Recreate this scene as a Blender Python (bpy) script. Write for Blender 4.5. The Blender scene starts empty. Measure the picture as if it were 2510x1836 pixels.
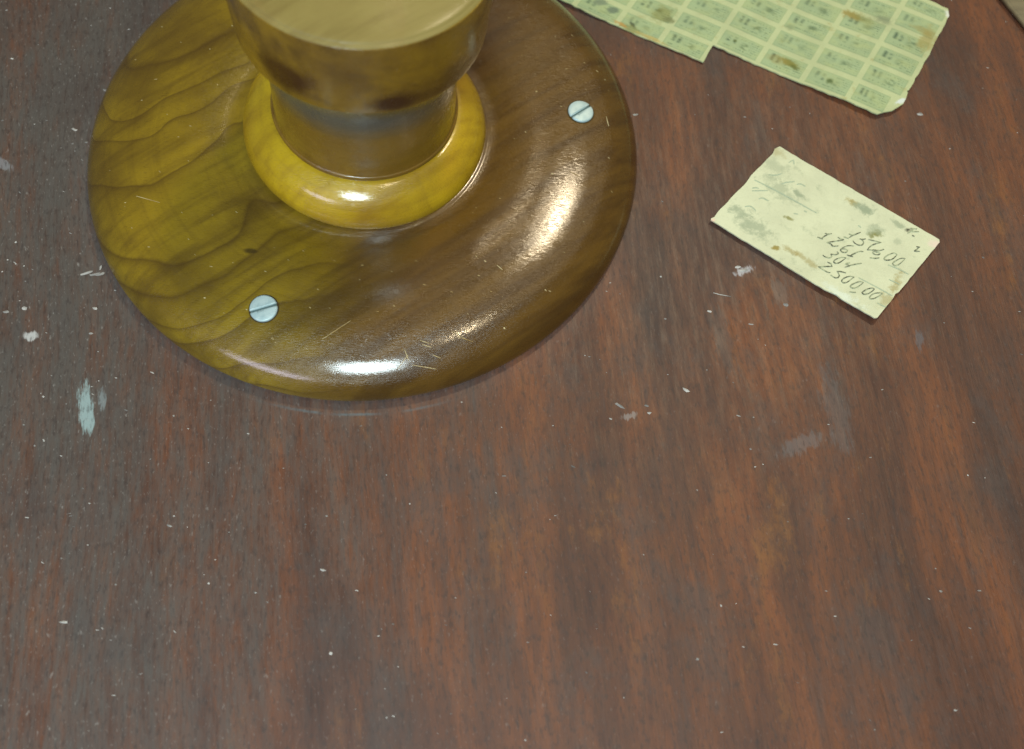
import bpy, bmesh, math, random
from mathutils import Vector, Matrix

random.seed(7)
S = 0.085                        # the base disc is 170 mm across; everything below is in disc radii times S
scene = bpy.context.scene
col = scene.collection

# ------------------------------------------------------------------ camera
F_PX, CX, CY, CH, PITCH, ROLL = 2457.66, 0.6147, -2.1329, 3.1395, 1.1778, 0.098
cp, sp = math.cos(PITCH), math.sin(PITCH)
c_dir = Vector((0, cp, -sp))
c_r0 = Vector((1, 0, 0)); c_u0 = c_r0.cross(c_dir)
c_r = math.cos(ROLL) * c_r0 + math.sin(ROLL) * c_u0
c_u = -math.sin(ROLL) * c_r0 + math.cos(ROLL) * c_u0
cam_d = bpy.data.cameras.new('camera'); cam = bpy.data.objects.new('camera', cam_d); col.objects.link(cam)
cam.matrix_world = Matrix(((c_r.x, c_u.x, -c_dir.x, CX * S), (c_r.y, c_u.y, -c_dir.y, CY * S),
                           (c_r.z, c_u.z, -c_dir.z, CH * S), (0, 0, 0, 1)))
cam_d.sensor_width = 36; cam_d.lens = 36 * F_PX / 2510
cam_d.clip_start = 0.005; cam_d.clip_end = 20
cam_d.dof.use_dof = True; cam_d.dof.focus_distance = 0.292; cam_d.dof.aperture_fstop = 11
scene.camera = cam

def on_table(px, py, z=0.0):
    """table point (disc radii) seen at photo pixel px, py"""
    d = c_dir + c_r * ((px - 1255) / F_PX) - c_u * ((py - 918) / F_PX)
    t = (z - CH) / d.z
    return Vector((CX + d.x * t, CY + d.y * t, z))

# ------------------------------------------------------------------ world, lamps, exposure
world = bpy.data.worlds.new('World'); scene.world = world; world.use_nodes = True
wb = world.node_tree.nodes['Background']
wb.inputs[0].default_value = (0.92, 0.92, 0.80, 1); wb.inputs[1].default_value = 0.11
scene.view_settings.view_transform = 'Standard'; scene.view_settings.look = 'None'
scene.view_settings.exposure = 0.0; scene.view_settings.gamma = 1.0

def lamp(name, at, aim, sx, sy, watts, colour, spread=180):
    l = bpy.data.lights.new(name, 'AREA'); l.shape = 'ELLIPSE'; l.size = sx; l.size_y = sy
    l.energy = watts; l.color = colour; l.spread = math.radians(spread)
    o = bpy.data.objects.new(name, l); col.objects.link(o)
    o.location = Vector(at); o.rotation_euler = (Vector(aim) - Vector(at)).to_track_quat('-Z', 'Y').to_euler()
    return o
def from_dir(d, dist):
    v = Vector(d).normalized() * dist
    return (v.x, v.y, v.z)
# cool lamp above and behind the camera, warm lamps over the right side of the table, a wide dim ceiling panel
lamp('cool_lamp', from_dir((0.01, -0.54, 0.84), 1.0), (0, 0, 0), 0.27, 0.20, 9.0, (0.78, 0.96, 1.0))
lamp('warm_lamp', from_dir((0.25, 0.43, 0.866), 1.3), (0, 0, 0), 0.13, 0.13, 6.0, (1.0, 0.82, 0.55))
lamp('second_warm_lamp', from_dir((0.245, -0.075, 0.967), 1.4), (0, 0, 0), 0.05, 0.05, 2.0, (1.0, 0.80, 0.50))
lamp('third_warm_lamp', from_dir((0.05, 0.505, 0.86), 1.5), (0, 0, 0), 0.05, 0.05, 0.5, (1.0, 0.80, 0.52))
lamp('ceiling_panel', (0.55, 0.45, 1.2), (0.05, 0, 0), 0.8, 0.8, 0.7, (1.0, 0.86, 0.66))
lamp('window_light', from_dir((-0.42, -0.72, 0.50), 1.3), (0, 0, 0), 0.60, 0.24, 4.4, (0.80, 0.76, 1.0))

# ------------------------------------------------------------------ node helper
class NB:
    def __init__(self, name):
        self.m = bpy.data.materials.new(name); self.m.use_nodes = True
        self.t = self.m.node_tree; self.n = self.t.nodes; self.b = self.n['Principled BSDF']
    def put(self, sock, v):
        if v is None: return
        if isinstance(v, bpy.types.NodeSocket): self.t.links.new(v, sock)
        elif isinstance(v, (tuple, list)) and sock.type == 'RGBA' and len(v) == 3: sock.default_value = (*v, 1)
        else: sock.default_value = v
    def new(self, kind, **kw):
        n = self.n.new(kind)
        for k, v in kw.items(): setattr(n, k, v)
        return n
    def math(self, op, a, b=None, c=None, clamp=False):
        n = self.new('ShaderNodeMath', operation=op, use_clamp=clamp)
        self.put(n.inputs[0], a); self.put(n.inputs[1], b); self.put(n.inputs[2], c)
        return n.outputs[0]
    def vmath(self, op, a, b=None):
        n = self.new('ShaderNodeVectorMath', operation=op)
        self.put(n.inputs[0], a); self.put(n.inputs[1], b)
        return n.outputs['Value'] if op in ('DOT_PRODUCT', 'LENGTH', 'DISTANCE') else n.outputs['Vector']
    def obj(self, k=1 / S):
        return self.map(self.new('ShaderNodeTexCoord').outputs['Object'], (k, k, k))
    def pos(self):
        return self.map(self.new('ShaderNodeNewGeometry').outputs['Position'], (1 / S,) * 3)
    def map(self, v, scale=(1, 1, 1), rot=(0, 0, 0), loc=(0, 0, 0)):
        n = self.new('ShaderNodeMapping'); self.put(n.inputs['Vector'], v)
        n.inputs['Scale'].default_value = scale; n.inputs['Rotation'].default_value = rot; n.inputs['Location'].default_value = loc
        return n.outputs[0]
    def noise(self, v, scale=5, detail=4, rough=0.55, dist=0, dim='3D', w=None):
        n = self.new('ShaderNodeTexNoise', noise_dimensions=dim)
        if dim != '1D': self.put(n.inputs['Vector'], v)
        if w is not None: self.put(n.inputs['W'], w)
        n.inputs['Scale'].default_value = scale; n.inputs['Detail'].default_value = detail
        n.inputs['Roughness'].default_value = rough; n.inputs['Distortion'].default_value = dist
        return n.outputs['Fac']
    def ramp(self, f, stops, interp='LINEAR'):
        n = self.new('ShaderNodeValToRGB'); n.color_ramp.interpolation = interp; self.put(n.inputs[0], f)
        e = n.color_ramp.elements
        while len(e) < len(stops): e.new(0.5)
        for i, (p, c) in enumerate(stops):
            e[i].position = p
            e[i].color = (*c, 1) if isinstance(c, (tuple, list)) else (c, c, c, 1)
        return n.outputs[0]
    def range(self, v, a, b, lo=0.0, hi=1.0, smooth=True):
        n = self.new('ShaderNodeMapRange', interpolation_type='SMOOTHSTEP' if smooth else 'LINEAR')
        self.put(n.inputs[0], v)
        n.inputs[1].default_value = a; n.inputs[2].default_value = b; n.inputs[3].default_value = lo; n.inputs[4].default_value = hi
        return n.outputs[0]
    def mix(self, f, a, b, mode='MIX'):
        n = self.new('ShaderNodeMix', data_type='RGBA', blend_type=mode)
        self.put(n.inputs[0], f); self.put(n.inputs[6], a); self.put(n.inputs[7], b)
        return n.outputs[2]
    def sep(self, v):
        n = self.new('ShaderNodeSeparateXYZ'); self.put(n.inputs[0], v); return n.outputs
    def comb(self, x, y, z):
        n = self.new('ShaderNodeCombineXYZ')
        for i, v in enumerate((x, y, z)): self.put(n.inputs[i], v)
        return n.outputs[0]
    def bump(self, h, strength=0.3, dist=0.001, normal=None):
        n = self.new('ShaderNodeBump'); self.put(n.inputs['Height'], h)
        n.inputs['Strength'].default_value = strength; n.inputs['Distance'].default_value = dist
        if normal is not None: self.put(n.inputs['Normal'], normal)
        return n.outputs[0]
    def blob(self, v, cx, cy, rx, ry, rot=0.0, soft=0.5, wobble=None, amount=0.5):
        """mask of a soft ragged ellipse at cx, cy"""
        q = self.vmath('SUBTRACT', v, (cx, cy, 0))
        q = self.map(q, rot=(0, 0, -rot)); q = self.vmath('MULTIPLY', q, (1 / rx, 1 / ry, 0))
        d = self.vmath('LENGTH', q)
        if wobble is not None: d = self.math('ADD', d, self.math('MULTIPLY', self.math('SUBTRACT', wobble, 0.5), amount * 2))
        return self.range(d, 1.0, 1.0 - soft)
    def set(self, **kw):
        names = {'color': 'Base Color', 'rough': 'Roughness', 'metal': 'Metallic', 'normal': 'Normal', 'spec': 'Specular IOR Level',
                 'coat': 'Coat Weight', 'coat_rough': 'Coat Roughness', 'coat_normal': 'Coat Normal', 'coat_tint': 'Coat Tint'}
        for k, v in kw.items(): self.put(self.b.inputs[names[k]], v)
        return self.m

# ------------------------------------------------------------------ materials
def turned_wood(name, axis, freq, light, mid, dark, line, pale=None, rough=0.28, seed=0.0, line_amt=0.8, coat=0.8, spec=0.28, knots=(), side_sheen=None, broad=0.5, bloom=None):
    """figured hardwood: growth layers cut through the solid, fine pores, lathe marks, varnish"""
    n = NB(name); v = n.obj(); v = n.vmath('ADD', v, (seed, seed * 0.7, -seed))
    raw = n.obj()
    warp = n.noise(v, 1.6, 2, 0.5)
    warp2 = n.noise(v, 7.0, 3, 0.6)
    g = n.vmath('DOT_PRODUCT', v, axis)
    g = n.math('ADD', g, n.math('MULTIPLY', n.math('SUBTRACT', warp, 0.5), 0.55))
    g = n.math('ADD', g, n.math('MULTIPLY', n.math('SUBTRACT', warp2, 0.5), 0.022))
    g = n.math('MULTIPLY', g, freq)
    g = n.math('ADD', g, n.math('MULTIPLY', n.noise(None, 0.8, 1, 0.5, dim='1D', w=g), 1.6))
    fr = n.math('FRACT', g)
    layer = n.noise(None, 1.0, 0, 0.5, dim='1D', w=n.math('FLOOR', g))
    ring_dark = n.ramp(fr, [(0.0, 0.9), (0.035, 0.12), (0.25, 0.0), (0.62, 0.10), (0.86, 0.42), (0.965, 0.72), (1.0, 1.0)])
    streak = n.noise(n.map(n.map(v, rot=(0, 0, -0.72)), (1.1, 11, 6)), 1.5, 5, 0.6)
    cloud = n.noise(v, 2.3, 4, 0.6)
    base = n.mix(n.range(cloud, 0.32, 0.68), light, mid)
    base = n.mix(n.math('MULTIPLY', n.range(streak, 0.44, 0.70), broad), base, dark)
    if side_sheen is not None:                       # warm ceiling sheen painted in: wood yellow on one side, browner on the other
        a, b, sheen_l, sheen_d = side_sheen
        q = n.math('ADD', n.vmath('DOT_PRODUCT', raw, a), n.math('MULTIPLY', n.math('SUBTRACT', warp, 0.5), 0.9))
        m = n.range(q, b[0], b[1])
        sheen_c = n.mix(n.range(streak, 0.35, 0.7), sheen_l, sheen_d)
        base = n.mix(m, base, sheen_c)
        line_f = n.math('MULTIPLY', ring_dark, n.math('SUBTRACT', 1.0, n.math('MULTIPLY', m, 0.72)))
    else:
        line_f = ring_dark
    line_f = n.math('MULTIPLY', line_f, n.math('MULTIPLY_ADD', layer, 0.9, 0.35))
    c = n.mix(n.math('MULTIPLY', line_f, line_amt, clamp=True), base, line)
    wob = n.noise(v, 9, 4, 0.6)
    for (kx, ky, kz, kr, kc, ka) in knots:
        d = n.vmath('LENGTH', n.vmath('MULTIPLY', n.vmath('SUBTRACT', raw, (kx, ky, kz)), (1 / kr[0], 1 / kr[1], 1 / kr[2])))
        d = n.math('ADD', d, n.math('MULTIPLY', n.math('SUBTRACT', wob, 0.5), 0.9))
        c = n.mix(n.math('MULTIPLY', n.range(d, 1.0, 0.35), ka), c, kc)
    pores = n.noise(n.map(v, (20, 150, 90), rot=(0, 0, 0.12)), 2.2, 2, 0.6)
    c = n.mix(n.math('MULTIPLY', n.range(pores, 0.56, 0.72), 0.30), c, line)
    s = n.sep(raw)
    rad = n.math('SQRT', n.math('ADD', n.math('MULTIPLY', s[0], s[0]), n.math('MULTIPLY', s[1], s[1])))
    lathe = n.noise(n.comb(n.math('MULTIPLY', rad, 38), n.math('MULTIPLY', s[2], 38), n.math('MULTIPLY', n.noise(v, 1.2, 1), 6)), 1.0, 3, 0.6)
    c = n.mix(n.math('MULTIPLY', n.range(lathe, 0.48, 0.75), 0.22), c, line)
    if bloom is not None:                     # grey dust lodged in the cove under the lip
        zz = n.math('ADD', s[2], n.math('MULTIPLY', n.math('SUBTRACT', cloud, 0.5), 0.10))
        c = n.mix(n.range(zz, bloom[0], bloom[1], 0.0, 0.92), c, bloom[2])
    grime = n.noise(v, 26, 5, 0.7)
    h = n.math('ADD', n.math('MULTIPLY', n.range(pores, 0.52, 0.72), -0.8), n.math('MULTIPLY', lathe, 0.35))
    h = n.math('ADD', h, n.math('MULTIPLY', n.noise(v, 5, 3, 0.5), 0.25))
    nb = n.bump(n.math('ADD', h, n.math('MULTIPLY', n.noise(n.map(v, (24, 230, 140), rot=(0, 0, 0.1)), 2.0, 2, 0.6), 1.2)), 0.24, 0.0005)
    cb = n.bump(n.math('ADD', h, n.math('MULTIPLY', n.noise(n.map(v, (24, 260, 140), rot=(0, 0, 0.1)), 2.0, 2, 0.6), 0.5)), 0.05, 0.0004)
    return n.set(color=c, rough=n.range(grime, 0.3, 0.7, rough - 0.05, rough + 0.06), normal=nb, coat=coat,
                 coat_rough=n.range(grime, 0.35, 0.65, 0.10, 0.16), coat_normal=cb, spec=spec)

M = {}
M['disc'] = turned_wood('turned_walnut_base', (-0.66, 0.60, 2.1), 6.4, (0.235, 0.155, 0.008), (0.120, 0.074, 0.007), (0.085, 0.050, 0.006),
                        (0.058, 0.031, 0.005), broad=0.65, line_amt=0.92, knots=((-0.295, -0.545, 0.157, (0.030, 0.013, 0.03), (0.030, 0.018, 0.004), 0.8),), side_sheen=((1, -0.10, 0), (-0.35, 0.45), (0.108, 0.054, 0.007), (0.055, 0.025, 0.004)), seed=0.0)
M['collar'] = turned_wood('turned_yellow_collar', (0.3, 0.5, 0.8), 5, (0.50, 0.330, 0.010), (0.34, 0.195, 0.009), (0.18, 0.090, 0.007),
                          (0.16, 0.085, 0.012), seed=3.1, line_amt=0.3, broad=0.4)
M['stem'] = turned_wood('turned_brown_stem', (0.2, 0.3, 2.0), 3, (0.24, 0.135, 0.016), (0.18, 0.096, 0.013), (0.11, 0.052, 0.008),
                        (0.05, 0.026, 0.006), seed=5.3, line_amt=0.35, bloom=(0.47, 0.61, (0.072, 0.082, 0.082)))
M['cup'] = turned_wood('turned_figured_cup', (0.5, 0.4, 1.2), 3.2, (0.40, 0.235, 0.012), (0.150, 0.080, 0.010), (0.070, 0.034, 0.006),
                       (0.07, 0.034, 0.008), seed=8.2, line_amt=0.35, broad=0.6,
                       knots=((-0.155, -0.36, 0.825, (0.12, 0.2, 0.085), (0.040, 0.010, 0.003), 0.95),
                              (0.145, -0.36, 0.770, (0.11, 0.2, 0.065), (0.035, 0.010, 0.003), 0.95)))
M['cup_top'] = turned_wood('sanded_cup_top', (0.7, 0.5, 0.2), 4, (0.240, 0.190, 0.058), (0.200, 0.155, 0.044), (0.14, 0.100, 0.026),
                           (0.22, 0.15, 0.045), seed=11.0, line_amt=0.4, broad=0.75, rough=0.5, coat=0.12, spec=0.2)

def table_material():
    n = NB('worn_stained_table_wood'); p = n.obj()
    gr = n.map(p, rot=(0, 0, math.radians(-12)))       # grain runs along local y
    wave = n.noise(n.map(gr, (0.6, 0.25, 1)), 1.0, 2)
    gv = n.vmath('ADD', gr, n.comb(n.math('MULTIPLY', wave, 0.35), 0.0, 0.0))
    st1 = n.noise(n.map(gv, (4.2, 0.75, 1)), 1.0, 7, 0.68)
    st2 = n.noise(n.map(gv, (26, 3.0, 1)), 1.0, 6, 0.68)
    st3 = n.noise(n.map(gv, (95, 9.0, 1)), 1.0, 4, 0.7)
    cl = n.noise(p, 1.1, 4, 0.6)
    red = n.mix(n.range(st1, 0.34, 0.66), (0.050, 0.021, 0.014), (0.165, 0.053, 0.018))
    red = n.mix(n.math('MULTIPLY', n.range(st2, 0.42, 0.62), 0.75), red, (0.085, 0.034, 0.019))
    orange = n.math('MULTIPLY', n.range(st1, 0.56, 0.72), n.range(st2, 0.42, 0.62))
    red = n.mix(n.math('MULTIPLY', orange, 0.6), red, (0.25, 0.092, 0.018))
    # grey bloom of old dust and worn varnish, heaviest on the left of the board
    s = n.sep(p)
    side = n.range(s[0], 1.3, -1.2)
    bl = n.noise(n.map(gv, (2.6, 0.7, 1)), 1.0, 6, 0.66)
    bl2 = n.noise(n.map(gv, (40, 6, 1)), 1.0, 4, 0.7)
    w = n.math('ADD', n.math('MULTIPLY', side, 0.62), n.math('MULTIPLY', n.math('SUBTRACT', bl, 0.5), 1.5))
    w = n.math('ADD', w, n.math('MULTIPLY', n.math('SUBTRACT', bl2, 0.5), 1.1))
    w = n.range(w, 0.0, 0.85, 0.04, 0.92)
    c = n.mix(w, red, (0.070, 0.066, 0.059))
    c = n.mix(n.math('MULTIPLY', n.range(cl, 0.48, 0.70), 0.55), c, (0.042, 0.030, 0.027))
    c = n.mix(n.math('MULTIPLY', n.range(st3, 0.53, 0.68), 0.45), c, (0.035, 0.020, 0.015))
    bo = n.noise(n.map(gv, (2.6, 1.5, 1)), 1.3, 7, 0.72)
    c = n.mix(n.math('MULTIPLY', n.range(bo, 0.50, 0.66), 0.5), c, (0.058, 0.048, 0.044))
    c = n.mix(n.math('MULTIPLY', n.range(n.noise(n.map(gv, (3.4, 1.2, 1), loc=(5, 3, 0)), 1.3, 7, 0.74), 0.56, 0.70), n.math('MULTIPLY_ADD', side, -0.55, 0.65)), c, (0.185, 0.074, 0.020))
    # ring of polish and dust left round the foot of the base
    rad = n.math('SQRT', n.math('ADD', n.math('MULTIPLY', s[0], s[0]), n.math('MULTIPLY', s[1], s[1])))
    wob = n.noise(p, 6, 5, 0.65)
    rr = n.math('ADD', rad, n.math('MULTIPLY', n.math('SUBTRACT', wob, 0.5), 0.05))
    halo = n.math('MULTIPLY', n.range(rr, 1.10, 1.0), n.range(s[1], 0.4, -0.5))
    c = n.mix(n.math('MULTIPLY', halo, 0.08), c, (0.17, 0.165, 0.16))
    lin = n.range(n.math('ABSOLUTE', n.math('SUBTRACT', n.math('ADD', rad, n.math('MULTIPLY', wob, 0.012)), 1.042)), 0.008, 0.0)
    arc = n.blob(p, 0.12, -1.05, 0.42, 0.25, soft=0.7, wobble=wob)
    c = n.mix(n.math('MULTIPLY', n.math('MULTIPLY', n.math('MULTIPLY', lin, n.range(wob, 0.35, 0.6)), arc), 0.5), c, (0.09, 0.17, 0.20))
    # smears and scuffs with a shape of their own
    fine = n.noise(n.map(gv, (60, 12, 1)), 1.0, 4, 0.7)
    for (x, y, rx, ry, rot, colr, amt) in (
            (-0.767, -1.10, 0.028, 0.115, 0.30, (0.26, 0.36, 0.36), 0.8), (-0.725, -1.06, 0.016, 0.05, 0.30, (0.22, 0.27, 0.28), 0.5),
            (1.403, -0.344, 0.045, 0.020, 0.5, (0.42, 0.42, 0.44), 0.75), (-1.02, -0.865, 0.030, 0.020, 0.1, (0.45, 0.46, 0.45), 0.8),
            (1.02, -0.94, 0.03, 0.014, 0.4, (0.30, 0.30, 0.29), 0.4), (1.72, -0.85, 0.05, 0.20, 0.2, (0.085, 0.085, 0.085), 0.4),
            (2.02, -0.55, 0.016, 0.05, 0.1, (0.09, 0.12, 0.14), 0.45), (1.33, -0.62, 0.045, 0.16, 0.25, (0.055, 0.050, 0.047), 0.5),
            (1.53, -0.42, 0.035, 0.08, 0.2, (0.11, 0.11, 0.10), 0.35), (1.60, -0.98, 0.10, 0.035, 0.5, (0.13, 0.14, 0.145), 0.35),
            (-0.90, 0.02, 0.05, 0.035, 0.3, (0.28, 0.30, 0.29), 0.55), (-1.3, -0.2, 0.05, 0.02, -0.6, (0.24, 0.25, 0.27), 0.5)):
        m = n.blob(p, x, y, rx, ry, rot, soft=0.5, wobble=fine, amount=1.3)
        c = n.mix(n.math('MULTIPLY', m, amt), c, colr)
    # fine mealy dust and scuffing, denser to the left
    d1 = n.noise(n.map(gv, (120, 55, 1)), 1.0, 2, 0.6); d2 = n.noise(n.map(gv, (46, 26, 1)), 1.0, 3, 0.6)
    dot = n.math('ADD', n.math('MULTIPLY', n.range(d1, 0.60, 0.76), 0.55), n.math('MULTIPLY', n.range(d2, 0.64, 0.78), 0.8))
    c = n.mix(n.math('MULTIPLY', dot, n.math('MULTIPLY_ADD', side, 0.42, 0.16)), c, (0.30, 0.29, 0.27))
    d3 = n.noise(n.map(gv, (75, 30, 1)), 1.0, 3, 0.6)
    c = n.mix(n.math('MULTIPLY', n.range(d3, 0.50, 0.70), 0.5), c, (0.030, 0.022, 0.020))
    h = n.math('ADD', n.math('MULTIPLY', st2, 0.6), n.math('MULTIPLY', st3, 0.5))
    return n.set(color=c, rough=n.range(bl2, 0.3, 0.7, 0.42, 0.62), normal=n.bump(h, 0.35, 0.0004), spec=0.38)
M['table'] = table_material()

def screw_metal(name, c1, c2, rough):
    n = NB(name); p = n.obj()
    f = n.noise(n.map(p, (60, 220, 60)), 1.0, 4, 0.6)
    cl = n.noise(p, 30, 4, 0.6)
    c = n.mix(n.range(cl, 0.35, 0.65), c1, c2)
    c = n.mix(n.math('MULTIPLY', n.range(f, 0.58, 0.75), 0.35), c, (0.20, 0.26, 0.26))
    return n.set(color=c, metal=0.15, rough=rough, normal=n.bump(f, 0.25, 0.0002))
M['screw'] = screw_metal('zinc_screw_head', (0.35, 0.47, 0.47), (0.46, 0.57, 0.55), 0.45)
M['slot'] = NB('screw_slot_shade').set(color=(0.10, 0.15, 0.15), metal=0.4, rough=0.62, coat=0.0, spec=0.12)
M['sink'] = NB('countersink_gap_shade').set(color=(0.050, 0.034, 0.014), rough=0.62, coat=0.0, spec=0.12)  # dark ring colour paints the shade in the gap round each screw head

def paper(name, base, stain, stain_amt, scale=1.0, blobs=(), grey=0.3):
    n = NB(name); p = n.pos()
    a = n.noise(p, 7 * scale, 5, 0.65); b = n.noise(p, 22 * scale, 5, 0.7); c3 = n.noise(p, 120, 3, 0.6)
    c = n.mix(n.range(a, 0.36, 0.66), base, tuple(x * 0.90 for x in base))
    c = n.mix(n.math('MULTIPLY', n.range(b, 0.56, 0.74), stain_amt), c, stain)
    bw = n.noise(p, 34 * scale, 6, 0.75)
    for (x, y, rx, ry, rot, colr, amt) in blobs:
        m = n.blob(p, x, y, rx, ry, rot, soft=0.8, wobble=bw, amount=1.5)
        c = n.mix(n.math('MULTIPLY', m, amt), c, colr)
    c = n.mix(n.math('MULTIPLY', n.range(c3, 0.55, 0.75), 0.14), c, (0.30, 0.30, 0.18))
    return n, c, b, p
STAIN = (0.30, 0.23, 0.060); OLIVE = (0.20, 0.19, 0.045); SMUDGE = (0.30, 0.34, 0.22)
def T(px, py): q = on_table(px, py); return q.x, q.y
note_blobs = []
for (px, py, rx, ry, rot, colr, amt) in (       # photo places of the stains on the card
        (2140, 580, 0.030, 0.022, 0.4, OLIVE, 0.75), (2085, 502, 0.045, 0.018, -0.5, STAIN, 0.6), (2115, 520, 0.06, 0.03, -0.5, SMUDGE, 0.8),
        (2140, 570, 0.05, 0.03, 0.3, SMUDGE, 0.5), (1897, 615, 0.020, 0.015, 0, STAIN, 0.75), (1930, 618, 0.045, 0.014, -0.6, STAIN, 0.45),
        (1975, 645, 0.07, 0.018, -0.6, STAIN, 0.4), (2190, 700, 0.022, 0.07, -0.4, STAIN, 0.45), (2165, 745, 0.035, 0.05, -0.5, STAIN, 0.4),
        (1930, 541, 0.020, 0.010, -0.2, OLIVE, 0.6), (1905, 470, 0.10, 0.05, -0.6, SMUDGE, 0.45), (1950, 480, 0.05, 0.018, -0.6, SMUDGE, 0.7),
        (1840, 560, 0.11, 0.05, -0.6, SMUDGE, 0.55), (1815, 530, 0.07, 0.03, -0.5, SMUDGE, 0.5), (1900, 420, 0.09, 0.04, -0.6, SMUDGE, 0.35),
        (1900, 380, 0.05, 0.025, -0.5, STAIN, 0.30), (2220, 570, 0.022, 0.012, 0.4, (0.06, 0.06, 0.04), 0.9), (2200, 560, 0.04, 0.016, -0.5, SMUDGE, 0.6),
        (2195, 600, 0.02, 0.02, 0, SMUDGE, 0.35), (2285, 605, 0.03, 0.03, 0, (0.75, 0.58, 0.48), 0.55), (1744, 545, 0.018, 0.014, 0, (0.70, 0.52, 0.38), 0.8),
        (2060, 730, 0.10, 0.025, -0.55, (0.66, 0.72, 0.60), 0.5)):
    x, y = T(px, py); note_blobs.append((x, y, rx, ry, rot, colr, min(1, amt * 1.3)))
n, c, b, p = paper('aged_note_paper', (0.60, 0.61, 0.405), SMUDGE, 0.5, blobs=note_blobs)
fib = n.noise(n.map(p, (30, 120, 1), rot=(0, 0, 0.54)), 1.0, 4, 0.65)
c = n.mix(n.math('MULTIPLY', n.range(fib, 0.58, 0.75), 0.16), c, (0.36, 0.40, 0.26))
M['note'] = n.set(color=c, rough=0.8, normal=n.bump(n.noise(p, 40, 5, 0.6), 0.25, 0.0004), spec=0.2)
sheet_blobs = []
for (px, py, rx, ry, rot, colr, amt) in (
        (2085, 45, 0.055, 0.030, -0.4, STAIN, 0.75), (2110, 55, 0.07, 0.03, -0.5, OLIVE, 0.45), (2160, 60, 0.05, 0.035, 0, (0.22, 0.25, 0.14), 0.65),
        (1935, 160, 0.06, 0.025, -0.5, OLIVE, 0.85), (1945, 170, 0.03, 0.015, -0.6, (0.10, 0.12, 0.03), 0.6), (2030, 205, 0.020, 0.020, 0, (0.10, 0.14, 0.05), 0.85),
        (1905, 150, 0.06, 0.03, -0.4, STAIN, 0.35), (2270, 110, 0.05, 0.09, -0.4, STAIN, 0.55), (2255, 85, 0.06, 0.02, -0.5, STAIN, 0.35),
        (1550, 65, 0.03, 0.012, -1.0, (0.07, 0.09, 0.05), 0.8), (1545, 75, 0.07, 0.03, -0.4, OLIVE, 0.5), (1470, 12, 0.05, 0.025, 0, (0.16, 0.20, 0.13), 0.7),
        (1500, 30, 0.03, 0.02, 0, (0.12, 0.16, 0.11), 0.7), (1620, 40, 0.07, 0.05, 0.3, OLIVE, 0.5), (1640, 55, 0.03, 0.02, 0, (0.16, 0.17, 0.07), 0.6),
        (1800, 106, 0.012, 0.010, 0, (0.10, 0.13, 0.04), 0.8), (1520, 62, 0.05, 0.012, -0.5, (0.42, 0.24, 0.06), 0.7), (1600, 100, 0.10, 0.012, -0.4, (0.46, 0.34, 0.10), 0.6),
        (1935, 70, 0.03, 0.02, 0, (0.20, 0.24, 0.12), 0.5), (2200, 258, 0.03, 0.012, 0.6, (0.62, 0.66, 0.62), 0.8), (2320, 45, 0.02, 0.03, 0.3, (0.66, 0.66, 0.58), 0.8)):
    x, y = T(px, py); sheet_blobs.append((x, y, rx, ry, rot, colr, min(1, amt * 1.15)))
n, c, b, p = paper('aged_sheet_paper', (0.455, 0.495, 0.265), STAIN, 0.45, blobs=sheet_blobs)
M['sheet'] = n.set(color=c, rough=0.75, normal=n.bump(n.noise(p, 40, 5, 0.6), 0.25, 0.0004), spec=0.25)

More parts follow.
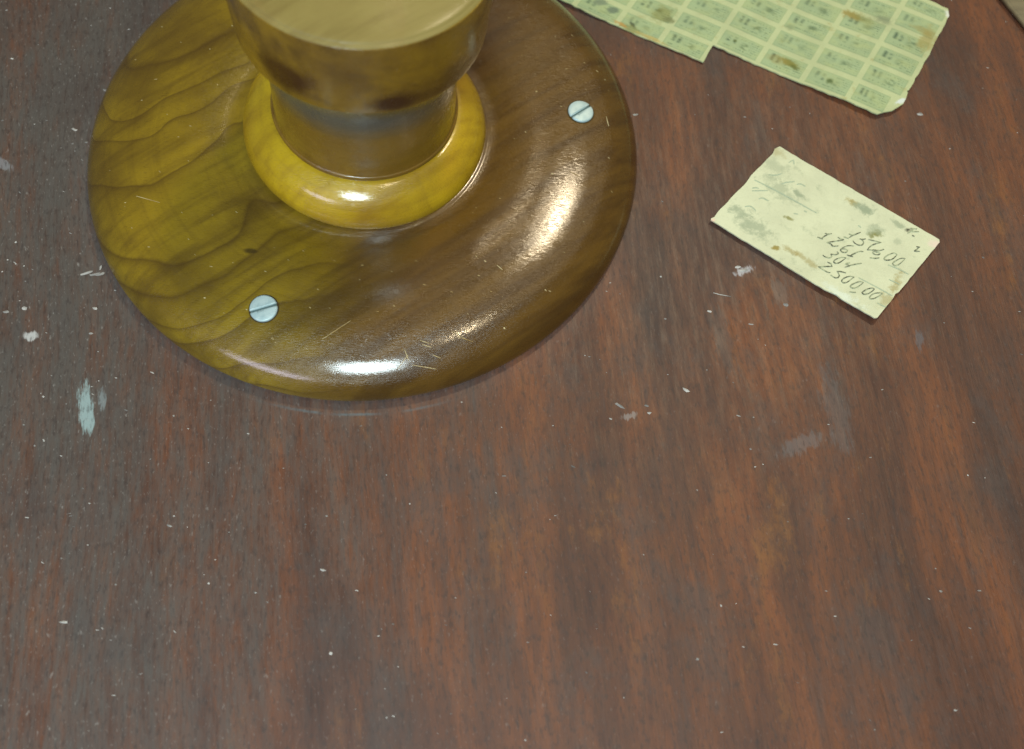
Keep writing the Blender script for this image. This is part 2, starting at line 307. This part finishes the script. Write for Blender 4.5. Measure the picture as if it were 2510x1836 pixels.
def coupon_material():
    """faded green print: a tint, two worn numeral strokes, a seal and fine illegible rules"""
    n, c, b, p = paper('faded_green_coupon_print', (0.325, 0.405, 0.22), OLIVE, 0.40)
    uv = n.sep(n.new('ShaderNodeTexCoord').outputs['UV']); u, v = uv[0], uv[1]
    rnd = n.new('ShaderNodeObjectInfo').outputs['Random']
    uvv = n.comb(u, v, n.math('MULTIPLY', rnd, 40))
    def rect(u0, u1, v0, v1, e=0.05):
        a = n.math('MULTIPLY', n.range(u, u0 - e, u0 + e), n.range(u, u1 + e, u1 - e))
        return n.math('MULTIPLY', a, n.math('MULTIPLY', n.range(v, v0 - e, v0 + e), n.range(v, v1 + e, v1 - e)))
    broken = n.noise(uvv, 5, 3, 0.6); fade = n.range(rnd, 0, 1, 0.6, 1.0)
    ink = n.math('MULTIPLY', n.math('ADD', rect(0.14, 0.22, 0.42, 0.86), rect(0.29, 0.36, 0.40, 0.84)), n.range(broken, 0.32, 0.56))
    seal = n.math('MULTIPLY', rect(0.52, 0.73, 0.30, 0.66, 0.09), n.range(broken, 0.38, 0.62))
    lines = n.math('MULTIPLY', n.range(n.math('SINE', n.math('MULTIPLY', v, 46)), 0.2, 0.8), rect(0.74, 0.95, 0.12, 0.75, 0.03))
    words = n.range(n.noise(n.map(uvv, (16, 2.5, 1)), 1.6, 3, 0.6), 0.46, 0.58)
    lines = n.math('MULTIPLY', lines, words)
    foot = n.math('MULTIPLY', rect(0.10, 0.70, 0.14, 0.22, 0.03), words)
    head = n.math('MULTIPLY', rect(0.40, 0.92, 0.80, 0.88, 0.03), words)
    edge = n.math('SUBTRACT', 1.0, rect(0.03, 0.97, 0.06, 0.94, 0.02))
    for m, k, colr in ((ink, 0.9, (0.05, 0.09, 0.055)), (seal, 0.85, (0.07, 0.115, 0.055)), (lines, 0.8, (0.09, 0.13, 0.07)), (foot, 0.7, (0.10, 0.15, 0.08)),
                       (head, 0.65, (0.10, 0.15, 0.08)), (edge, 0.25, (0.19, 0.26, 0.13))):
        c = n.mix(n.math('MULTIPLY', n.math('MULTIPLY', m, k), fade), c, colr)
    c = n.mix(n.range(n.noise(uvv, 2.2, 2), 0.35, 0.75, 0.0, 0.45), c, (0.42, 0.46, 0.20))
    bb = n.noise(p, 22, 5, 0.7)
    for (x, y, rx, ry, rot, colr, amt) in sheet_blobs:
        c = n.mix(n.math('MULTIPLY', n.blob(p, x, y, rx, ry, rot, soft=0.7, wobble=bb, amount=0.9), amt), c, colr)
    return n.set(color=c, rough=0.75, normal=n.bump(n.noise(p, 40, 5, 0.6), 0.25, 0.0004), spec=0.25)
M['coupon'] = coupon_material()
n = NB('graphite_writing'); pp = n.pos()
M['ink'] = n.set(color=n.mix(n.range(n.noise(pp, 55, 3), 0.38, 0.66), (0.055, 0.065, 0.040), (0.34, 0.38, 0.23)), rough=0.6)
M['faint'] = NB('faded_pencil').set(color=(0.36, 0.42, 0.29), rough=0.7)
n = NB('pale_dust'); pp = n.pos()
M['dust'] = n.set(color=n.mix(n.range(n.noise(pp, 9, 2), 0.35, 0.65), (0.11, 0.105, 0.10), (0.46, 0.45, 0.42)), rough=0.85)
n = NB('dust_on_varnish'); pp = n.pos()
M['dust_disc'] = n.set(color=n.mix(n.range(n.noise(pp, 9, 2), 0.35, 0.65), (0.30, 0.20, 0.07), (0.52, 0.44, 0.24)), rough=0.7)
n = NB('brown_board'); pp = n.pos()
f = n.noise(n.map(pp, (2, 16, 4), rot=(0, 0, 1.0)), 1.0, 5, 0.65)
M['board'] = n.set(color=n.mix(n.range(f, 0.35, 0.68), (0.16, 0.120, 0.060), (0.22, 0.170, 0.085)), rough=0.6, normal=n.bump(f, 0.3, 0.0004))

# ------------------------------------------------------------------ mesh helpers
def link(name, bm, mat, parent=None, smooth=True, loc=None):
    me = bpy.data.meshes.new(name); bm.normal_update(); bm.to_mesh(me); bm.free()
    if mat: me.materials.append(mat)
    for f in me.polygons: f.use_smooth = smooth
    o = bpy.data.objects.new(name, me); col.objects.link(o)
    if parent: o.parent = parent
    if loc: o.location = loc
    return o
def tag(o, label=None, cat=None, group=None, kind=None):
    for k, v in (('label', label), ('category', cat), ('group', group), ('kind', kind)):
        if v: o[k] = v
    return o
def spline(pts, n=8):
    """Catmull-Rom through 2-D points"""
    P = [pts[0]] + list(pts) + [pts[-1]]; out = []
    for i in range(1, len(P) - 2):
        a, b, c, d = P[i - 1], P[i], P[i + 1], P[i + 2]
        for k in range(n):
            t = k / n
            out.append(tuple(0.5 * (2 * b[j] + (c[j] - a[j]) * t + (2 * a[j] - 5 * b[j] + 4 * c[j] - d[j]) * t * t + (3 * b[j] - a[j] - 3 * c[j] + d[j]) * t ** 3)
                             for j in range(2)))
    return out + [pts[-1]]
def lathe(profile, seg=160):
    bm = bmesh.new(); rings = []
    for r, z in profile:
        if r < 1e-5: rings.append([bm.verts.new((0, 0, z * S))])
        else: rings.append([bm.verts.new((r * S * math.cos(2 * math.pi * k / seg), r * S * math.sin(2 * math.pi * k / seg), z * S)) for k in range(seg)])
    for a, b in zip(rings, rings[1:]):
        for k in range(seg):
            q = [a[k % len(a)], a[(k + 1) % len(a)], b[(k + 1) % len(b)], b[k % len(b)]]
            q = list(dict.fromkeys(q))
            if len(q) > 2: bm.faces.new(q)
    bmesh.ops.recalc_face_normals(bm, faces=bm.faces)
    return bm
def ribbon(bm, pts, w, z, taper=True):
    """flat pen stroke through 2-D points (disc radii)"""
    pts = spline(pts, 5) if len(pts) > 2 else pts
    L = []; n = len(pts)
    for i, q in enumerate(pts):
        a = pts[max(i - 1, 0)]; b = pts[min(i + 1, n - 1)]
        dx, dy = b[0] - a[0], b[1] - a[1]; l = math.hypot(dx, dy) or 1
        k = w * (0.5 + random.uniform(-0.08, 0.08)) * ((0.55 + 0.45 * math.sin(math.pi * (i + 0.5) / n)) if taper else 1)
        zz = z(q[0], q[1]) if callable(z) else z
        L.append((bm.verts.new(((q[0] - dy / l * k) * S, (q[1] + dx / l * k) * S, zz * S)), bm.verts.new(((q[0] + dy / l * k) * S, (q[1] - dx / l * k) * S, zz * S))))
    for (a, b), (c, d) in zip(L, L[1:]):
        f = bm.faces.new((a, b, d, c))
        f.normal_update()
        if f.normal.z < 0: f.normal_flip()

# ------------------------------------------------------------------ the table
bm = bmesh.new()
X0, X1, Y0, Y1, TH = -4.2, 5.6, -5.0, 4.6, 0.26
bmesh.ops.create_grid(bm, x_segments=24, y_segments=24, size=0.5)
for v in bm.verts: v.co = Vector((X0 + (v.co.x + 0.5) * (X1 - X0), Y0 + (v.co.y + 0.5) * (Y1 - Y0), 0)) * S
ret = bmesh.ops.extrude_face_region(bm, geom=bm.faces[:])
for v in [g for g in ret['geom'] if isinstance(g, bmesh.types.BMVert)]: v.co.z = -TH * S
bmesh.ops.recalc_face_normals(bm, faces=bm.faces)
tag(link('table_top', bm, M['table'], smooth=False), 'worn reddish brown wooden table top under the turned pedestal and papers', 'table')

# ------------------------------------------------------------------ the turned pedestal
ped = bpy.data.objects.new('wooden_pedestal', None); col.objects.link(ped); ped.empty_display_size = 0.02
tag(ped, 'glossy turned wooden pedestal with round base screwed down to the table', 'pedestal')
DISC = [(0.950, 0.002), (0.974, 0.006), (0.996, 0.022), (0.998, 0.038), (0.986, 0.064), (0.962, 0.092), (0.925, 0.116), (0.875, 0.136),
        (0.80, 0.151), (0.70, 0.160), (0.62, 0.162), (0.56, 0.159), (0.51, 0.152), (0.475, 0.146), (0.450, 0.146), (0.428, 0.150), (0.36, 0.152)]
disc_pts = spline(DISC, 8)
def disc_z(r):
    for (r0, z0), (r1, z1) in zip(disc_pts[30:], disc_pts[31:]):
        if r1 <= r <= r0: return z0 + (z1 - z0) * (r - r0) / ((r1 - r0) or 1)
    return disc_pts[30][1]
def disc_tilt(r): return math.atan2(disc_z(r - 0.02) - disc_z(r + 0.02), 0.04)
link('base_disc', lathe([(0, 0.003)] + disc_pts + [(0, 0.152)]), M['disc'], ped)
lean = Matrix.Rotation(0.071, 4, 'Y') @ Matrix.Rotation(-0.015, 4, 'X')
def post(name, prof, mat, **kw):
    o = link(name, lathe(prof), mat, ped); o.matrix_local = lean; return o
post('collar', spline([(0.410, 0.138), (0.420, 0.148), (0.426, 0.164), (0.425, 0.184), (0.417, 0.209), (0.402, 0.234), (0.382, 0.256), (0.356, 0.273), (0.334, 0.283), (0.320, 0.286), (0.30, 0.287)], 8)
     + [(0, 0.287)], M['collar'])
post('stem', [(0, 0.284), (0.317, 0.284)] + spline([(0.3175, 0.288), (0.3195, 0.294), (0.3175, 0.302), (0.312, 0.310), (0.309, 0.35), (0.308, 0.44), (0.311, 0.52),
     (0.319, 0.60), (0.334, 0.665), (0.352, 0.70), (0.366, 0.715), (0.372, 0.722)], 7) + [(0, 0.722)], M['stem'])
post('cup', [(0, 0.7225)] + spline([(0.366, 0.7225), (0.376, 0.724), (0.3815, 0.731), (0.384, 0.745), (0.387, 0.80), (0.391, 0.88), (0.3945, 0.96), (0.397, 1.012),
     (0.3968, 1.0165), (0.3950, 1.0175)], 7) + [(0, 1.0175)], M['cup'])
post('cup_top', spline([(0.3955, 1.0178), (0.3945, 1.0195), (0.385, 1.024), (0.36, 1.031), (0.2, 1.046), (0.0, 1.052)], 6), M['cup_top'])

def screw_bm(r=0.0465, slot=0.0048, depth=0.016):
    """slotted countersunk head: two half moons with rounded rims either side of the slot"""
    bm = bmesh.new()
    for sgn in (1, -1):
        a0 = math.asin(slot / r); N = 26
        def ringpts(rr, z):
            b0 = math.asin(min(slot / rr, 1))
            return [bm.verts.new((rr * S * math.cos(b0 + (math.pi - 2 * b0) * k / N), sgn * rr * S * math.sin(b0 + (math.pi - 2 * b0) * k / N), z * S)) for k in range(N + 1)]
        rings = [ringpts(r, -0.012), ringpts(r, 0.0035), ringpts(r * 0.985, 0.0062), ringpts(r * 0.95, 0.0078), ringpts(r * 0.88, 0.0088), ringpts(r * 0.55, 0.0100)]
        for A, B in zip(rings, rings[1:]):
            for k in range(N): bm.faces.new((A[k], A[k + 1], B[k + 1], B[k]))
        bm.faces.new(rings[-1])
        for A, B in zip(rings, rings[1:]):                      # close the slot side
            pass
        left = [R[0] for R in rings]; right = [R[-1] for R in rings]
        bm.faces.new(left + right[::-1])
    bmesh.ops.recalc_face_normals(bm, faces=bm.faces)
    return bm
for az, rr, slot_deg in ((-106.1, 0.780, 22.5), (11.5, 0.785, 44.4), (132.0, 0.782, 70.0)):
    a = math.radians(az); z = disc_z(rr); t = disc_tilt(rr)
    nrm = Vector((math.sin(t) * math.cos(a), math.sin(t) * math.sin(a), math.cos(t)))
    q = Vector((0, 0, 1)).rotation_difference(nrm).to_matrix().to_4x4()
    base = Matrix.Translation(Vector((rr * math.cos(a), rr * math.sin(a), z)) * S) @ q
    o = link('screw', screw_bm(), M['screw'], ped); o.matrix_local = base @ Matrix.Rotation(math.radians(slot_deg), 4, 'Z')
    bm = bmesh.new(); bmesh.ops.create_circle(bm, cap_ends=True, segments=40, radius=0.044 * S)
    f = link('slot', bm, M['slot'], o, smooth=False); f.location = (0, 0, 0.0012 * S)
    bm = bmesh.new(); N = 48
    R1 = [bm.verts.new((0.0450 * S * math.cos(2 * math.pi * k / N), 0.0450 * S * math.sin(2 * math.pi * k / N), 0.0010 * S)) for k in range(N)]
    R2 = [bm.verts.new((0.0500 * S * math.cos(2 * math.pi * k / N), 0.0500 * S * math.sin(2 * math.pi * k / N), 0.0014 * S)) for k in range(N)]
    for k in range(N): bm.faces.new((R1[k], R2[k], R2[(k + 1) % N], R1[(k + 1) % N]))
    bmesh.ops.recalc_face_normals(bm, faces=bm.faces)
    link('countersink_shade', bm, M['sink'], o)

# ------------------------------------------------------------------ the coupon sheet
L0, LA, LB = Vector((1.3203, 0.7435)), Vector((0.1726, -0.0703)), Vector((-0.0480, -0.0977))
def lat(i, j): q = L0 + LA * i + LB * j; return q.x, q.y
def sheet_z(x, y):
    return 0.010 + 0.008 * math.sin(3.1 * x + 1.0) * math.sin(2.6 * y + 0.4) + 0.004 * math.sin(9 * x - 5 * y)
def slab(outline, zf, thick, mat, name, parent=None):
    """thin sheet with thickness from a closed outline (disc radii), gridded inside by cuts so it can curl"""
    bm = bmesh.new()
    bm.faces.new([bm.verts.new((x, y, 0)) for x, y in outline])
    xs = [p[0] for p in outline]; ys = [p[1] for p in outline]
    for ax, lo, hi in ((0, min(xs), max(xs)), (1, min(ys), max(ys))):
        k = lo + 0.045
        while k < hi:
            no = [0, 0, 0]; no[ax] = 1; co = [0, 0, 0]; co[ax] = k
            bmesh.ops.bisect_plane(bm, geom=bm.verts[:] + bm.edges[:] + bm.faces[:], plane_co=co, plane_no=no)
            k += 0.045
    for v in bm.verts: v.co.z = zf(v.co.x, v.co.y)
    for f in bm.faces:
        f.normal_update()
        if f.normal.z < 0: f.normal_flip()
    ret = bmesh.ops.extrude_face_region(bm, geom=bm.faces[:])
    up = [g for g in ret['geom'] if isinstance(g, bmesh.types.BMVert)]
    for v in up: v.co.z += thick
    for v in bm.verts: v.co = v.co * S
    bmesh.ops.recalc_face_normals(bm, faces=bm.faces)
    return link(name, bm, mat, parent, smooth=False)
def ragged(pts, step, amp):
    out = []
    for a, b in zip(pts, pts[1:] + pts[:1]):
        d = math.hypot(b[0] - a[0], b[1] - a[1]); n = max(1, int(d / step)); nx, ny = -(b[1] - a[1]) / d, (b[0] - a[0]) / d
        for k in range(n):
            j = 0 if k == 0 else random.uniform(-amp, amp)
            out.append((a[0] + (b[0] - a[0]) * k / n + nx * j, a[1] + (b[1] - a[1]) * k / n + ny * j))
    return out
ST = 0.006
outline = [lat(-5.6, 1.85), lat(0.05, 1.85), lat(0.02, 0.96), lat(3.71, 1.01), lat(3.80, 0.82), lat(3.93, 0.62), lat(4.06, 0.14), lat(4.03, -0.4), lat(3.99, -0.46), lat(4.02, -0.52), lat(4.03, -2.2),
           lat(4.0, -4.55), lat(3.9, -4.86), lat(3.23, -4.87), lat(-5.6, -4.85)]
sheet = slab(ragged(outline, 0.022, 0.0026), sheet_z, ST, M['sheet'], 'coupon_sheet')
tag(sheet, 'stained sheet of small pale green printed coupons with a stepped lower edge', 'coupon sheet')
for i in range(-6, 4):
    for j in range(-5, 2):
        if j == 1 and i >= 0: continue
        u0, u1, v0, v1 = i + 0.07, i + 0.95, j + 0.10, j + 0.86
        if j == -5: v0 = j + 0.32
        if i == -6: u0 = i + 0.50
        if i == 3: u1 = 3.93 if j < 0 else 3.78
        if j == 1: v1 = 1.80
        bm = bmesh.new(); uvl = bm.loops.layers.uv.new('UVMap'); NX, NY = 5, 3; V = {}
        for a in range(NX + 1):
            for b_ in range(NY + 1):
                x, y = lat(u0 + (u1 - u0) * a / NX, v0 + (v1 - v0) * b_ / NY)
                V[a, b_] = bm.verts.new((x * S, y * S, (sheet_z(x, y) + ST + 0.0012) * S))
        for a in range(NX):
            for b_ in range(NY):
                f = bm.faces.new((V[a, b_], V[a, b_ + 1], V[a + 1, b_ + 1], V[a + 1, b_]))
                for lp, (ua, vb) in zip(f.loops, ((a, b_), (a, b_ + 1), (a + 1, b_ + 1), (a + 1, b_))): lp[uvl].uv = (ua / NX, 1 - vb / NY)
        bmesh.ops.recalc_face_normals(bm, faces=bm.faces)
        if next(iter(bm.faces)).normal.z < 0: bmesh.ops.reverse_faces(bm, faces=bm.faces[:])
        link('coupon', bm, M['coupon'], sheet, smooth=False)

# ------------------------------------------------------------------ the note card
NT, NL, NBm, NR = Vector((1.5322, 0.1906)), Vector((1.2771, -0.1571)), Vector((1.8663, -0.5103)), Vector((2.1163, -0.1517))
nu = (NR - NT); nv = (NL - NT)
def note_z(x, y):
    d = Vector((x, y)) - NT; u = d.dot(nu) / nu.length_squared; v = d.dot(nv) / nv.length_squared
    return 0.013 + 0.030 * max(0, u - 0.55) ** 1.5 * (0.6 + v) + 0.012 * max(0, 0.2 - u) + 0.005 * math.sin(5 * u + 2) * math.sin(4 * v)
def note_pt(u, v):
    q = NT + nu * u + nv * v; return q.x, q.y
cornerpts = [note_pt(0.0, 0.0), note_pt(-0.010, 0.05), note_pt(0.0, 0.10), note_pt(-0.003, 0.42), note_pt(0.004, 0.50), note_pt(0.0, 0.90), note_pt(0.005, 0.96), note_pt(-0.003, 0.985), note_pt(0.002, 1.0),
             note_pt(0.40, 1.003), note_pt(0.70, 1.008), note_pt(0.735, 1.0), note_pt(0.765, 0.992), note_pt(0.80, 1.002), note_pt(0.99, 1.0), note_pt(1.0, 0.985), note_pt(0.998, 0.74), note_pt(0.993, 0.70), note_pt(1.001, 0.67), note_pt(1.0, 0.02), note_pt(0.99, -0.002)]
note = slab(ragged(cornerpts, 0.018, 0.0012), note_z, 0.006, M['note'], 'note_card')
tag(note, 'small stained cream card with handwritten figures lying on the red brown table', 'note card')
K = 360 / 2124
def W(x, y): q = on_table(1960 + x * K, 540 + y * K); return q.x, q.y
STROKES = [  # 1576.00 / 1261 / 304 / 2500.00, traced as penned
    [(690, 228), (750, 245), (860, 208)], [(860, 208), (760, 245), (690, 285)], [(615, 268), (650, 282), (690, 298)],
    [(845, 303), (890, 312), (930, 303)], [(870, 312), (900, 350), (880, 390), (825, 392), (770, 360), (750, 325)],
    [(965, 312), (1030, 330), (1150, 362)], [(1150, 362), (1050, 385), (990, 420), (950, 465)], [(950, 465), (1040, 470), (1130, 478), (1190, 462)],
    [(1140, 480), (1080, 488), (1030, 500), (1050, 530), (1110, 540), (1130, 515), (1070, 500)], [(985, 580), (1060, 592), (1120, 585)],
    [(1370, 540), (1330, 518), (1250, 545), (1190, 590), (1210, 620), (1290, 615), (1350, 570), (1370, 540)],
    [(1490, 605), (1430, 600), (1370, 625), (1310, 665), (1330, 700), (1380, 698), (1430, 660), (1480, 615)],
    [(345, 220), (385, 232), (445, 225)], [(400, 232), (340, 262), (300, 295)], [(235, 275), (275, 290), (315, 308)],
    [(530, 275), (575, 300), (620, 310)], [(620, 312), (520, 330), (370, 352)], [(370, 352), (430, 375), (460, 405), (540, 402)],
    [(765, 405), (680, 400), (610, 425), (570, 460), (600, 495), (650, 495), (670, 465), (620, 445), (575, 455)],
    [(820, 490), (760, 520), (700, 550)], [(660, 535), (700, 548), (750, 562)], [(820, 490), (860, 485), (895, 490)],
    [(515, 487), (540, 510), (500, 530), (425, 520)], [(430, 525), (440, 555), (410, 575), (350, 565), (310, 535)],
    [(650, 578), (590, 570), (520, 590), (470, 625), (490, 655), (540, 652), (600, 615), (640, 585)],
    [(660, 655), (700, 650), (640, 668), (695, 695), (625, 715)], [(690, 692), (770, 675), (870, 660)],
    [(375, 640), (430, 665), (440, 700)], [(450, 705), (360, 705), (245, 710)], [(245, 710), (300, 745), (340, 768), (380, 790), (420, 795)],
    [(510, 775), (570, 780), (645, 800)], [(520, 780), (545, 830), (530, 865), (480, 868), (420, 830)],
    [(760, 862), (700, 850), (630, 870), (580, 910), (600, 945), (660, 935), (720, 890), (760, 862)],
    [(890, 942), (840, 930), (770, 950), (705, 990), (720, 1020), (780, 1020), (840, 985), (890, 942)], [(690, 1078), (730, 1085), (780, 1090)],
    [(1045, 1040), (1000, 1028), (930, 1048), (870, 1090), (890, 1115), (950, 1110), (1010, 1075), (1045, 1040)],
    [(1160, 1108), (1110, 1100), (1030, 1112), (975, 1155), (985, 1185), (1040, 1180), (1100, 1150), (1160, 1108)],
    [(1590, 165), (1660, 172)], [(1610, 175), (1575, 205), (1525, 235)], [(1560, 205), (1620, 210), (1690, 212)], [(1590, 265), (1625, 278)],
    [(1650, 430), (1700, 440)], [(1680, 445), (1650, 475), (1620, 495), (1700, 500)],
]
NZ = lambda x, y: note_z(x, y) + 0.0078
bm = bmesh.new()
for s in STROKES: ribbon(bm, [W(*q) for q in s], 0.0048, NZ)
o = link('handwriting', bm, M['ink'], note, smooth=False)
def W2(x, y): q = on_table(1720 + x * K, 350 + y * K); return q.x, q.y
FAINT = [[(735, 595), (1150, 790), (1640, 1050)], [(940, 515), (1040, 522), (1140, 495)], [(1120, 650), (1200, 620), (1320, 608)], [(1350, 645), (1410, 640), (1480, 672)], [(700, 712), (760, 705), (800, 715)],
         [(700, 750), (800, 745), (930, 745)], [(1230, 340), (1300, 300), (1310, 360)], [(800, 860), (860, 850), (940, 890)], [(1310, 1060), (1370, 1070)], [(1460, 1020), (1500, 1040)], [(600, 970), (690, 970), (760, 1030)],
         [(2240, 1230), (2280, 1260)]]
bm = bmesh.new()
for s in FAINT: ribbon(bm, [W2(*q) for q in s], 0.0042, NZ)
for s in ([(1240, 690), (1400, 760), (1530, 838)], [(1250, 905), (1340, 950), (1400, 985)], [(820, 870), (1050, 1000), (1300, 1150)], [(1080, 1245), (1150, 1285), (1205, 1310)]):
    ribbon(bm, [W(*q) for q in s], 0.0036, NZ)
link('pencil_lines', bm, M['faint'], note, smooth=False)

# ------------------------------------------------------------------ the board at the right edge
e0, e1 = on_table(2446, 0), on_table(2510, 78)
d = (e1 - e0).normalized(); nrm = Vector((-d.y, d.x, 0))
if nrm.x < 0: nrm = -nrm
bm = bmesh.new()
P = [e0 - d * 0.9, e1 + d * 0.9, e1 + d * 0.9 + nrm * 1.3, e0 - d * 0.9 + nrm * 1.3]
vs = [bm.verts.new(((q.x) * S, (q.y) * S, 0.002 * S)) for q in P]
f = bm.faces.new(vs)
ret = bmesh.ops.extrude_face_region(bm, geom=[f])
for v in [g for g in ret['geom'] if isinstance(g, bmesh.types.BMVert)]: v.co.z += 0.035 * S
bmesh.ops.recalc_face_normals(bm, faces=bm.faces)
bmesh.ops.bevel(bm, geom=[e for e in bm.edges], offset=0.006 * S, segments=3, affect='EDGES')
tag(link('board', bm, M['board']), 'flat dull brown board reaching in at the corner beyond the coupon sheet', 'board')

# ------------------------------------------------------------------ dust, crumbs
def fleck(bm, x, y, z, r, el=1.0, rot=0.0, nrm=None, th=0.3):
    N = random.randint(5, 8); ring = []
    for k in range(N):
        a = 2 * math.pi * k / N; q = r * random.uniform(0.6, 1.15)
        lx, ly = q * el * math.cos(a), q * math.sin(a) / el
        ring.append(Vector((lx * math.cos(rot) - ly * math.sin(rot), lx * math.sin(rot) + ly * math.cos(rot), 0)))
    qn = Vector((0, 0, 1)).rotation_difference(nrm).to_matrix() if nrm else Matrix.Identity(3)
    base = Vector((x, y, z))
    lo = [bm.verts.new((base + qn @ v) * S) for v in ring]
    top = bm.verts.new((base + qn @ Vector((0, 0, r * th))) * S)
    for k in range(N): bm.faces.new((lo[k], lo[(k + 1) % N], top))
bm = bmesh.new(); cnt = 0
while cnt < 560:
    x, y = random.uniform(-2.0, 2.9), random.uniform(-2.5, 1.3)
    if math.hypot(x, y) < 1.02: continue
    if random.random() > (0.95 if x < -0.3 else 0.42): continue
    q = Vector((x, y)) - NT; u = q.dot(nu) / nu.length_squared; v = q.dot(nv) / nv.length_squared
    if -0.03 < u < 1.03 and -0.03 < v < 1.03: continue
    dx = Vector((x, y)) - L0; det = LA.x * LB.y - LA.y * LB.x
    i = (dx.x * LB.y - dx.y * LB.x) / det; j = (LA.x * dx.y - LA.y * dx.x) / det
    if i < 4.1 and -5 < j < 2: continue
    r = random.choice((0.0022, 0.0028, 0.0034, 0.0042)) * random.uniform(0.7, 1.2)
    if random.random() < 0.05: r *= 1.9
    fleck(bm, x, y, 0.0004, r, random.uniform(1.0, 2.0), random.uniform(-0.6, 0.4)); cnt += 1
for (px, py, r, el, rot) in ((215, 668, 0.013, 1.9, 0.5), (245, 672, 0.010, 1.6, 0.4), (247, 655, 0.007, 1.7, 1.4), (232, 672, 0.011, 1.8, 0.45), (60, 756, 0.009, 1.3, 0), (14, 765, 0.009, 1.3, 0), (233, 756, 0.009, 1.2, 0),
                             (222, 817, 0.008, 1.2, 0), (372, 913, 0.005, 1.8, -0.3), (1681, 956, 0.010, 1.4, -0.3), (1520, 995, 0.012, 1.8, -0.5), (1586, 995, 0.007, 1.4, 0), (1592, 1012, 0.007, 1.3, 0),
                             (258, 221, 0.008, 1.5, -0.3), (182, 318, 0.008, 1.5, -0.3), (211, 349, 0.006, 1.3, 0), (30, 144, 0.006, 1.3, 0), (1822, 663, 0.012, 1.7, 0.2), (1810, 655, 0.009, 1.5, 0.2), (1739, 763, 0.008, 1.4, 0),
                             (1840, 795, 0.007, 1.8, 0), (1925, 747, 0.009, 1.2, 0), (1558, 281, 0.008, 1.8, 0.3), (2255, 280, 0.010, 1.4, 0.1)):
    q = on_table(px, py); fleck(bm, q.x, q.y, 0.0005, r, el, rot, th=0.25)
bm2 = bmesh.new()
ribbon(bm2, [tuple(on_table(x, y)[:2]) for x, y in ((1748, 718), (1768, 723), (1792, 727))], 0.0035, 0.001)
link_o = link('dust_flecks', bm, M['dust'], smooth=False); tag(link_o, 'pale dust flecks and crumbs scattered over the brown table', kind='stuff')
tag(link('lint_thread', bm2, M['dust'], smooth=False), 'thin pale curved lint thread lying just below the note card', 'lint')
bm = bmesh.new()
for k in range(130):
    a = random.uniform(-math.pi, math.pi); r = math.sqrt(random.uniform(0.52 ** 2, 0.92 ** 2))
    t = disc_tilt(r); nr = Vector((math.sin(t) * math.cos(a), math.sin(t) * math.sin(a), math.cos(t)))
    fleck(bm, r * math.cos(a), r * math.sin(a), disc_z(r) + 0.0006, random.uniform(0.0014, 0.0034), random.uniform(1.3, 2.4), random.uniform(-0.7, 0.1), nr, 0.2)
def on_disc(px, py):
    q = on_table(px, py, 0.15)
    for _ in range(4): q = on_table(px, py, disc_z(min(math.hypot(q.x, q.y), 0.99)))
    return q.x, q.y
dz = lambda x, y: disc_z(math.hypot(x, y)) + 0.0012
for pts in (((334, 481), (392, 497)), ((1030, 835), (1052, 842)), ((1035, 845), (1058, 852)), ((1108, 812), (1140, 830)), ((1120, 825), (1160, 838)), ((992, 858), (1002, 885)),
            ((1000, 870), (975, 905)), ((1060, 870), (1080, 878)), ((790, 832), (860, 786)), ((1010, 895), (1070, 905)), ((1218, 650), (1232, 662)), ((1486, 286), (1492, 310)), ((1395, 420), (1420, 432))):
    (xa, ya), (xb, yb) = pts
    L_ = [on_disc(xa + (xb - xa) * t / 6, ya + (yb - ya) * t / 6) for t in range(7)]
    ribbon(bm, L_, 0.0023, dz)
tag(link('dust_specks', bm, M['dust_disc'], smooth=False), 'tiny pale specks and nicks on the glossy round base', kind='stuff')
